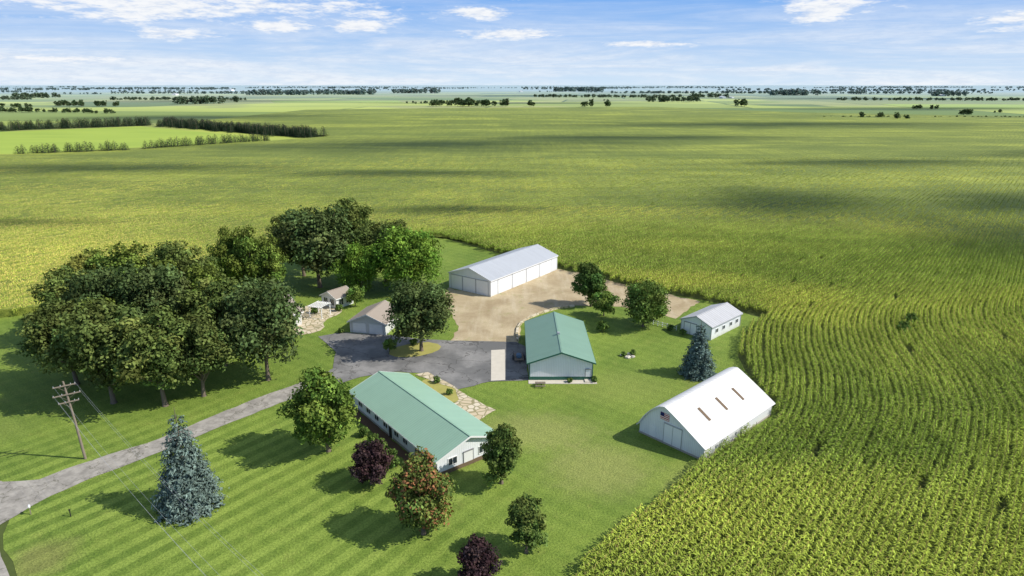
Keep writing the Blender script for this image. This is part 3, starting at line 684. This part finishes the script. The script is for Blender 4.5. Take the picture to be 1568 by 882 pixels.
# white barn: broad roof, ridge a little left of centre, rounded left slope
W,L=10.9,19.6
e=rot_empty('white_barn',19.2,87.6,R(-47.3))
XR=4.4
def arc(x):
    if x<XR: s=(XR-x)/XR; return 1.6+4.2*(1-s**1.9)
    s=(x-XR)/(W-XR); return 2.1+3.7*(1-s**1.08)
prof=[(W*i/30,arc(W*i/30)) for i in range(31)]
v=[(0,0,0)]+[(a,0,z) for a,z in prof]+[(W,0,0)]
poly('front_wall',v,[tuple(reversed(range(len(v))))],m_white_v,e); poly('back_wall',[(a,L,z) for a,_,z in v],[tuple(range(len(v)))],m_white_v,e)
poly('side_wall_left',[(0,0,0),(0,L,0),(0,L,1.6),(0,0,1.6)],[(0,3,2,1)],m_white_y,e); poly('side_wall_right',[(W,0,0),(W,L,0),(W,L,2.1),(W,0,2.1)],[(0,1,2,3)],m_white_y,e)
pr=[(-.3,1.3)]+[(a,z+.04) for a,z in prof]+[(W+.35,1.94)]; k=len(pr)
ys=[-.4,L+.35]; V=[];F=[]
for yy in ys:
    V+=[(a,yy,z) for a,z in pr]+[(W/2+(a-W/2)*1.012,yy,z+.14) for a,z in pr]
for i in range(k-1):
    F+=[(i,i+1,2*k+i+1,2*k+i),(k+i+1,k+i,3*k+i,3*k+i+1),(i+1,i,k+i,k+i+1),(2*k+i,2*k+i+1,3*k+i+1,3*k+i)]
F+=[(0,2*k,3*k,k),(k-1,2*k-1,4*k-1,3*k-1)]
poly('barn_roof',V,F,m_wr,e)
for a in(4.6,9.4,14.2):
    q=[6.6,7.3,8.0,8.7]; V=[];F=[]
    for s in q: V+=[(s,a,arc(s)+.22),(s,a+.55,arc(s)+.22)]
    for i in range(len(q)-1): F.append((2*i,2*i+2,2*i+3,2*i+1))
    o=poly('roof_light',V,F,m_brown,e); md=o.modifiers.new('th','SOLIDIFY'); md.thickness=.05; md.offset=0
panel_door(e,'f',4.3,7.2,3.3,W,L,seams=1,frame=m_tgrey)
box('side_door',1.8,2.8,-.06,-.01,.1,2.1,m_door,e)
box('flag_field',3.5,5.0,-.05,-.01,3.75,4.85,m_red,e)
for i in range(4): box('flag_stripe',3.5,5.0,-.06,-.052,3.84+i*.28,3.96+i*.28,m_trim,e)
box('flag_canton',3.5,4.15,-.075,-.062,4.3,4.85,m_blue,e)
box('foundation_front',-.05,W+.05,-.09,-.005,0,.3,m_found,e); box('foundation_right',W+.005,W+.09,0,L,0,.3,m_found,e)

# ---------------------------------------------------------------- power pole and lines
PA=R(36)
e=rot_empty('utility_pole',-59.7,80.2,PA)
A=Acc(); A.add(*tube([(0,0,-.2),(-.25,.1,6),(-.6,.2,12)],[.19,.16,.12],10),0,(.2,.2,.2)); me=A.mesh('shaft',[m_wood]); link(bpy.data.objects.new('shaft',me),e)
arms=[]
for z,w in((11.4,1.3),(10.1,1.6),(9.0,1.2)):
    c_=(-.6*z/12,.2*z/12)
    box('crossarm',c_[0]-w,c_[0]+w,c_[1]-.28,c_[1]-.16,z-.07,z+.07,m_wood,e)
    for s in(-1,-.35,.6,1):
        A=Acc();A.add(*tube([(c_[0]+s*w*.94,c_[1]-.22,z+.06),(c_[0]+s*w*.94,c_[1]-.22,z+.16),(c_[0]+s*w*.94,c_[1]-.22,z+.26)],[.04,.06,.03],8),0,(.3,.3,.3));link(bpy.data.objects.new('insulator',A.mesh('insulator',[m_tgrey])),e)
        if s in(-1,1): arms.append((c_[0]+s*w*.94,c_[1]-.22,z+.26))
    for s in(-1,1):
        A=Acc();A.add(*tube([(c_[0]+s*w*.6,c_[1]-.2,z-.06),(c_[0],c_[1]-.12,z-.8)],[.02,.02],5),0,(.3,.3,.3));link(bpy.data.objects.new('brace',A.mesh('brace',[m_wood])),e)
cu=bpy.data.curves.new('power_lines','CURVE');cu.dimensions='3D';cu.bevel_depth=.008;cu.materials.append(m_tgrey)
ca,sa=math.cos(PA),math.sin(PA)
for (ax,ay,az) in arms[:5]:
    wx,wy=-59.7+ax*ca-ay*sa,80.2+ax*sa+ay*ca
    sp=cu.splines.new('POLY');sp.points.add(16)
    for i in range(17):
        t=i/16; sp.points[i].co=(wx+44*t,wy-41*t,az-1.3*4*t*(1-t),1)
link(bpy.data.objects.new('power_lines',cu))

# ---------------------------------------------------------------- small yard objects
def ringwall(name,pts,h,w,mat):
    V=[];F=[];pts=[Vector(p) for p in refine(pts,.7,0,False)+[pts[-1]]]
    for i,p in enumerate(pts):
        d=(pts[min(i+1,len(pts)-1)]-pts[max(i-1,0)]).normalized(); nn=Vector((-d.y,d.x))*w/2; hh=h+random.uniform(-.04,.04)
        V+=[(p.x+nn.x,p.y+nn.y,0),(p.x+nn.x,p.y+nn.y,hh),(p.x-nn.x,p.y-nn.y,hh),(p.x-nn.x,p.y-nn.y,0)]
    for i in range(len(pts)-1):
        for k in range(3): F.append((4*i+k,4*i+k+1,4*i+4+k+1,4*i+4+k))
    poly(name,V,F+[(0,1,2,3),(len(V)-1,len(V)-2,len(V)-3,len(V)-4)],mat)
ringwall('retaining_wall',[(1.2,124),(1.0,127.5),(1.2,131),(2.0,134.5),(3.6,137.4),(6.2,140.6),(10.1,144),(14.8,146)],.45,.5,m_stone)
e=rot_empty('yard_fence',30.8,133.8,R(-40))
for i in range(6): box('fence_post',i*1.1-.05,i*1.1+.05,-.05,.05,0,1.1,m_trim,e)
for z in(.4,.85): box('fence_rail',0,5.5,.052,.09,z,z+.1,m_trim,e)
e=rot_empty('utility_trailer',1.4,113.2,R(4))
box('bed',-.9,.9,0,3.4,.55,.65,m_wood,e); box('side_left',-.94,-.9,0,3.4,.55,.95,m_dark,e); box('side_right',.9,.94,0,3.4,.55,.95,m_dark,e); box('tongue',-.05,.05,-1.4,0,.5,.6,m_dark,e)
for s in(-1,1):
    A=Acc();A.add(*tube([(s*1.0,1.7,.36),(s*1.18,1.7,.36)],[.36,.36],16),0,(.1,.1,.1));o=link(bpy.data.objects.new('wheel',A.mesh('wheel',[m_dark])),e)
    box('fender',s*1.1-.14,s*1.1+.14,1.25,2.15,.76,.8,m_dark,e)
box('cargo',-.5,.5,.6,2.0,.66,1.3,simple('blue_tarp',(.10,.18,.28),.6,.2),e,.15)
e=rot_empty('picnic_table',4.9,103.2,0)
for i in range(5): box('table_board',-.9,.9,-.38+i*.155,-.25+i*.155,.72,.76,m_wood,e)
for s in(-1,1):
    box('bench_board',-.9,.9,s*.75-.13,s*.75+.13,.43,.47,m_wood,e); box('leg',s*.65-.05,s*.65+.05,-.7,.7,.36,.42,m_wood,e)
    for q in(-.35,.35): box('upright',s*.65-.06,s*.65+.06,q-.05,q+.05,.1,.71,m_wood,e)
def boulder(name,x,y,r):
    bm=bmesh.new();bmesh.ops.create_icosphere(bm,subdivisions=2,radius=r)
    for v_ in bm.verts: v_.co*=random.uniform(.8,1.15); v_.co.z*=.6
    me=bpy.data.meshes.new(name);bm.to_mesh(me);bm.free();me.materials.append(m_conc);o=link(bpy.data.objects.new(name,me));o.location=(x,y,r*.3)
for q in[(22.2,115.6,.6),(23.2,115.9,.45),(21.3,116.8,.4),(22.8,117.2,.5)]: boulder('boulder',*q)
e=rot_empty('mailbox',-58.6,67.8,R(40)); box('post',-.05,.05,-.05,.05,0,1.05,m_wood,e); box('box',-.12,.12,-.28,.28,1.05,1.3,m_trim,e,.05)
e=rot_empty('yard_hydrant',-53.5,67.4,0); A=Acc();A.add(*tube([(0,0,0),(0,0,.8),(.0,0,1.0)],[.06,.06,.12],8),0,(.1,.1,.1));link(bpy.data.objects.new('pipe',A.mesh('pipe',[m_dark])),e)
for (x,y,s,a) in [(820,2650,1,.1),(870,2690,.7,.4),(1180,4600,1.4,.2),(-1700,3400,1.2,.1),(-500,4300,1.2,0),(2000,3150,1,.3),(-2500,6000,2,0),(60,5000,1.4,.2)]:
    e=gable('distant_farm_building',x,y,a,16*s,34*s,5*s,8.5*s,.4,m_trim,m_trim,m_tgrey if x<0 else m_trim,m_trim)

# ---------------------------------------------------------------- clouds that shade the fields
m_cloud=bpy.data.materials.new('cloud'); m_cloud.use_nodes=True; n=NT(m_cloud.node_tree); n.n.clear()
out=n.node('ShaderNodeOutputMaterial'); o=n.obj()
l=n.vmath('LENGTH',n.vmath('MULTIPLY',o,(1,1,0)))
al=n.rng(n.math('ADD',l,n.math('MULTIPLY',n.math('SUBTRACT',n.noise(o,1.3,3,.6),.5),1.0)),1.2,.1,0,.85)
df=n.node('ShaderNodeBsdfDiffuse'); df.inputs[0].default_value=(.9,.9,.9,1); tp=n.node('ShaderNodeBsdfTransparent'); mx=n.node('ShaderNodeMixShader')
n.put(mx.inputs[0],al); n.l.new(tp.outputs[0],mx.inputs[1]); n.l.new(df.outputs[0],mx.inputs[2]); n.l.new(mx.outputs[0],out.inputs[0])
EL=42.; ALT=700.; AZ=98.
for (x,y,rx,ry) in [(120,278,54,56),(170,212,56,46),(225,275,70,44),(-60,560,220,80),(110,640,180,55),(-250,400,140,34),(-60,375,90,22),(340,860,320,90),(-520,1080,280,120),(900,1500,420,140),(0,1950,520,120),(-950,2200,520,190),(235,430,130,30),(-330,300,90,18),(420,480,120,40),(1500,2600,700,250),(-1600,1500,500,140),(300,3300,900,250),(-20,262,44,13),(-190,235,50,12)]:
    bm=bmesh.new(); bmesh.ops.create_grid(bm,x_segments=12,y_segments=12,size=1.3)
    for v_ in bm.verts: v_.co.z=.10*max(0,1-v_.co.length**2)
    me=bpy.data.meshes.new('cloud');bm.to_mesh(me);bm.free();me.materials.append(m_cloud)
    D=ALT/math.tan(R(EL)); ob=link(bpy.data.objects.new('cloud',me)); ob.location=(x+D*math.sin(R(AZ)),y+D*math.cos(R(AZ)),ALT); ob.scale=(rx,ry,30)

# ---------------------------------------------------------------- sun, sky
sun=bpy.data.lights.new('sun','SUN'); sun.energy=5.0; sun.angle=R(.5); sun.color=(1,.95,.86)
so=link(bpy.data.objects.new('sun',sun)); az=R(AZ)
dirv=Vector((math.sin(az)*math.cos(R(EL)),math.cos(az)*math.cos(R(EL)),math.sin(R(EL))))
so.rotation_euler=dirv.to_track_quat('Z','Y').to_euler()
w=bpy.data.worlds.new('World'); scene.world=w; w.use_nodes=True; n=NT(w.node_tree); bg=w.node_tree.nodes['Background']
sky=n.node('ShaderNodeTexSky',sky_type='NISHITA'); sky.sun_disc=False; sky.sun_elevation=R(EL); sky.sun_rotation=az; sky.air_density=1.; sky.dust_density=.6; sky.ozone_density=2.5; sky.altitude=100
d=n.node('ShaderNodeTexCoord').outputs['Generated']
sp=n.node('ShaderNodeSeparateXYZ'); n.put(sp.inputs[0],d)
azi=n.math('ARCTAN2',sp.outputs[0],sp.outputs[1]); el=n.math('ARCSINE',sp.outputs[2])
ae=n.node('ShaderNodeCombineXYZ'); n.put(ae.inputs[0],azi); n.put(ae.inputs[1],el); ae=ae.outputs[0]
cv=n.vmath('MULTIPLY',ae,(1,4.5,1))
nz=n.noise(cv,9,4,.62,.3); nf=n.noise(cv,34,3,.7)
nn_=n.math('ADD',n.math('MULTIPLY',n.math('SUBTRACT',nz,.5),4.2),n.math('MULTIPLY',n.math('SUBTRACT',nf,.5),3.2))
rm=None
for (a,e_,wa,he) in [(-.478,.103,.30,.024),(-.322,.076,.060,.010),(-.222,.078,.050,.010),(-.045,.097,.040,.009),(-.004,.069,.062,.008),(.424,.0925,.062,.016),(.624,.073,.060,.012),(-.443,.064,.05,.008),(-.60,.030,.10,.006),(.2,.055,.06,.004)]:
    r=n.vmath('LENGTH',n.vmath('MULTIPLY',n.vmath('SUBTRACT',ae,(a,e_,0)),(1/wa,1/he,0)))
    rm=r if rm is None else n.math('MINIMUM',rm,r)
cl=n.rng(n.math('ADD',rm,n.math('MULTIPLY',nn_,-.65)),1.4,.2)
veil=n.math('MULTIPLY',n.rng(n.noise(n.vmath('MULTIPLY',ae,(.6,7.2,1)),5,5,.65,.6),.33,.70),n.rng(el,.11,.02,.28,.8))
up=n.math('MULTIPLY',n.rng(nz,.52,.7),n.rng(el,.12,.3)); cl=n.math('MAXIMUM',cl,n.math('MAXIMUM',veil,n.math('MULTIPLY',up,.6)))
skc=n.vmath('MULTIPLY',sky.outputs[0],(.14,.14,.14))
grad=n.mix(n.rng(el,0,.13,0,1,False),(.64,.79,.94),(.14,.39,.88))
base=n.mix(n.rng(el,.2,.5),grad,skc)
fin=n.mix(cl,base,n.mix(n.rng(nf,.35,.6),(.78,.83,.92),(.93,.95,.98)))
n.put(bg.inputs[0],fin); bg.inputs[1].default_value=1.0

# ---------------------------------------------------------------- camera
cam=bpy.data.cameras.new('camera'); cam.lens=22.96; cam.sensor_width=36; cam.clip_start=.5; cam.clip_end=200000
co=link(bpy.data.objects.new('camera',cam)); co.location=(0,0,50); co.rotation_euler=(math.pi/2-math.atan(.311),0,0)
scene.camera=co
scene.view_settings.view_transform='Standard'; scene.view_settings.look='None'; scene.view_settings.exposure=0
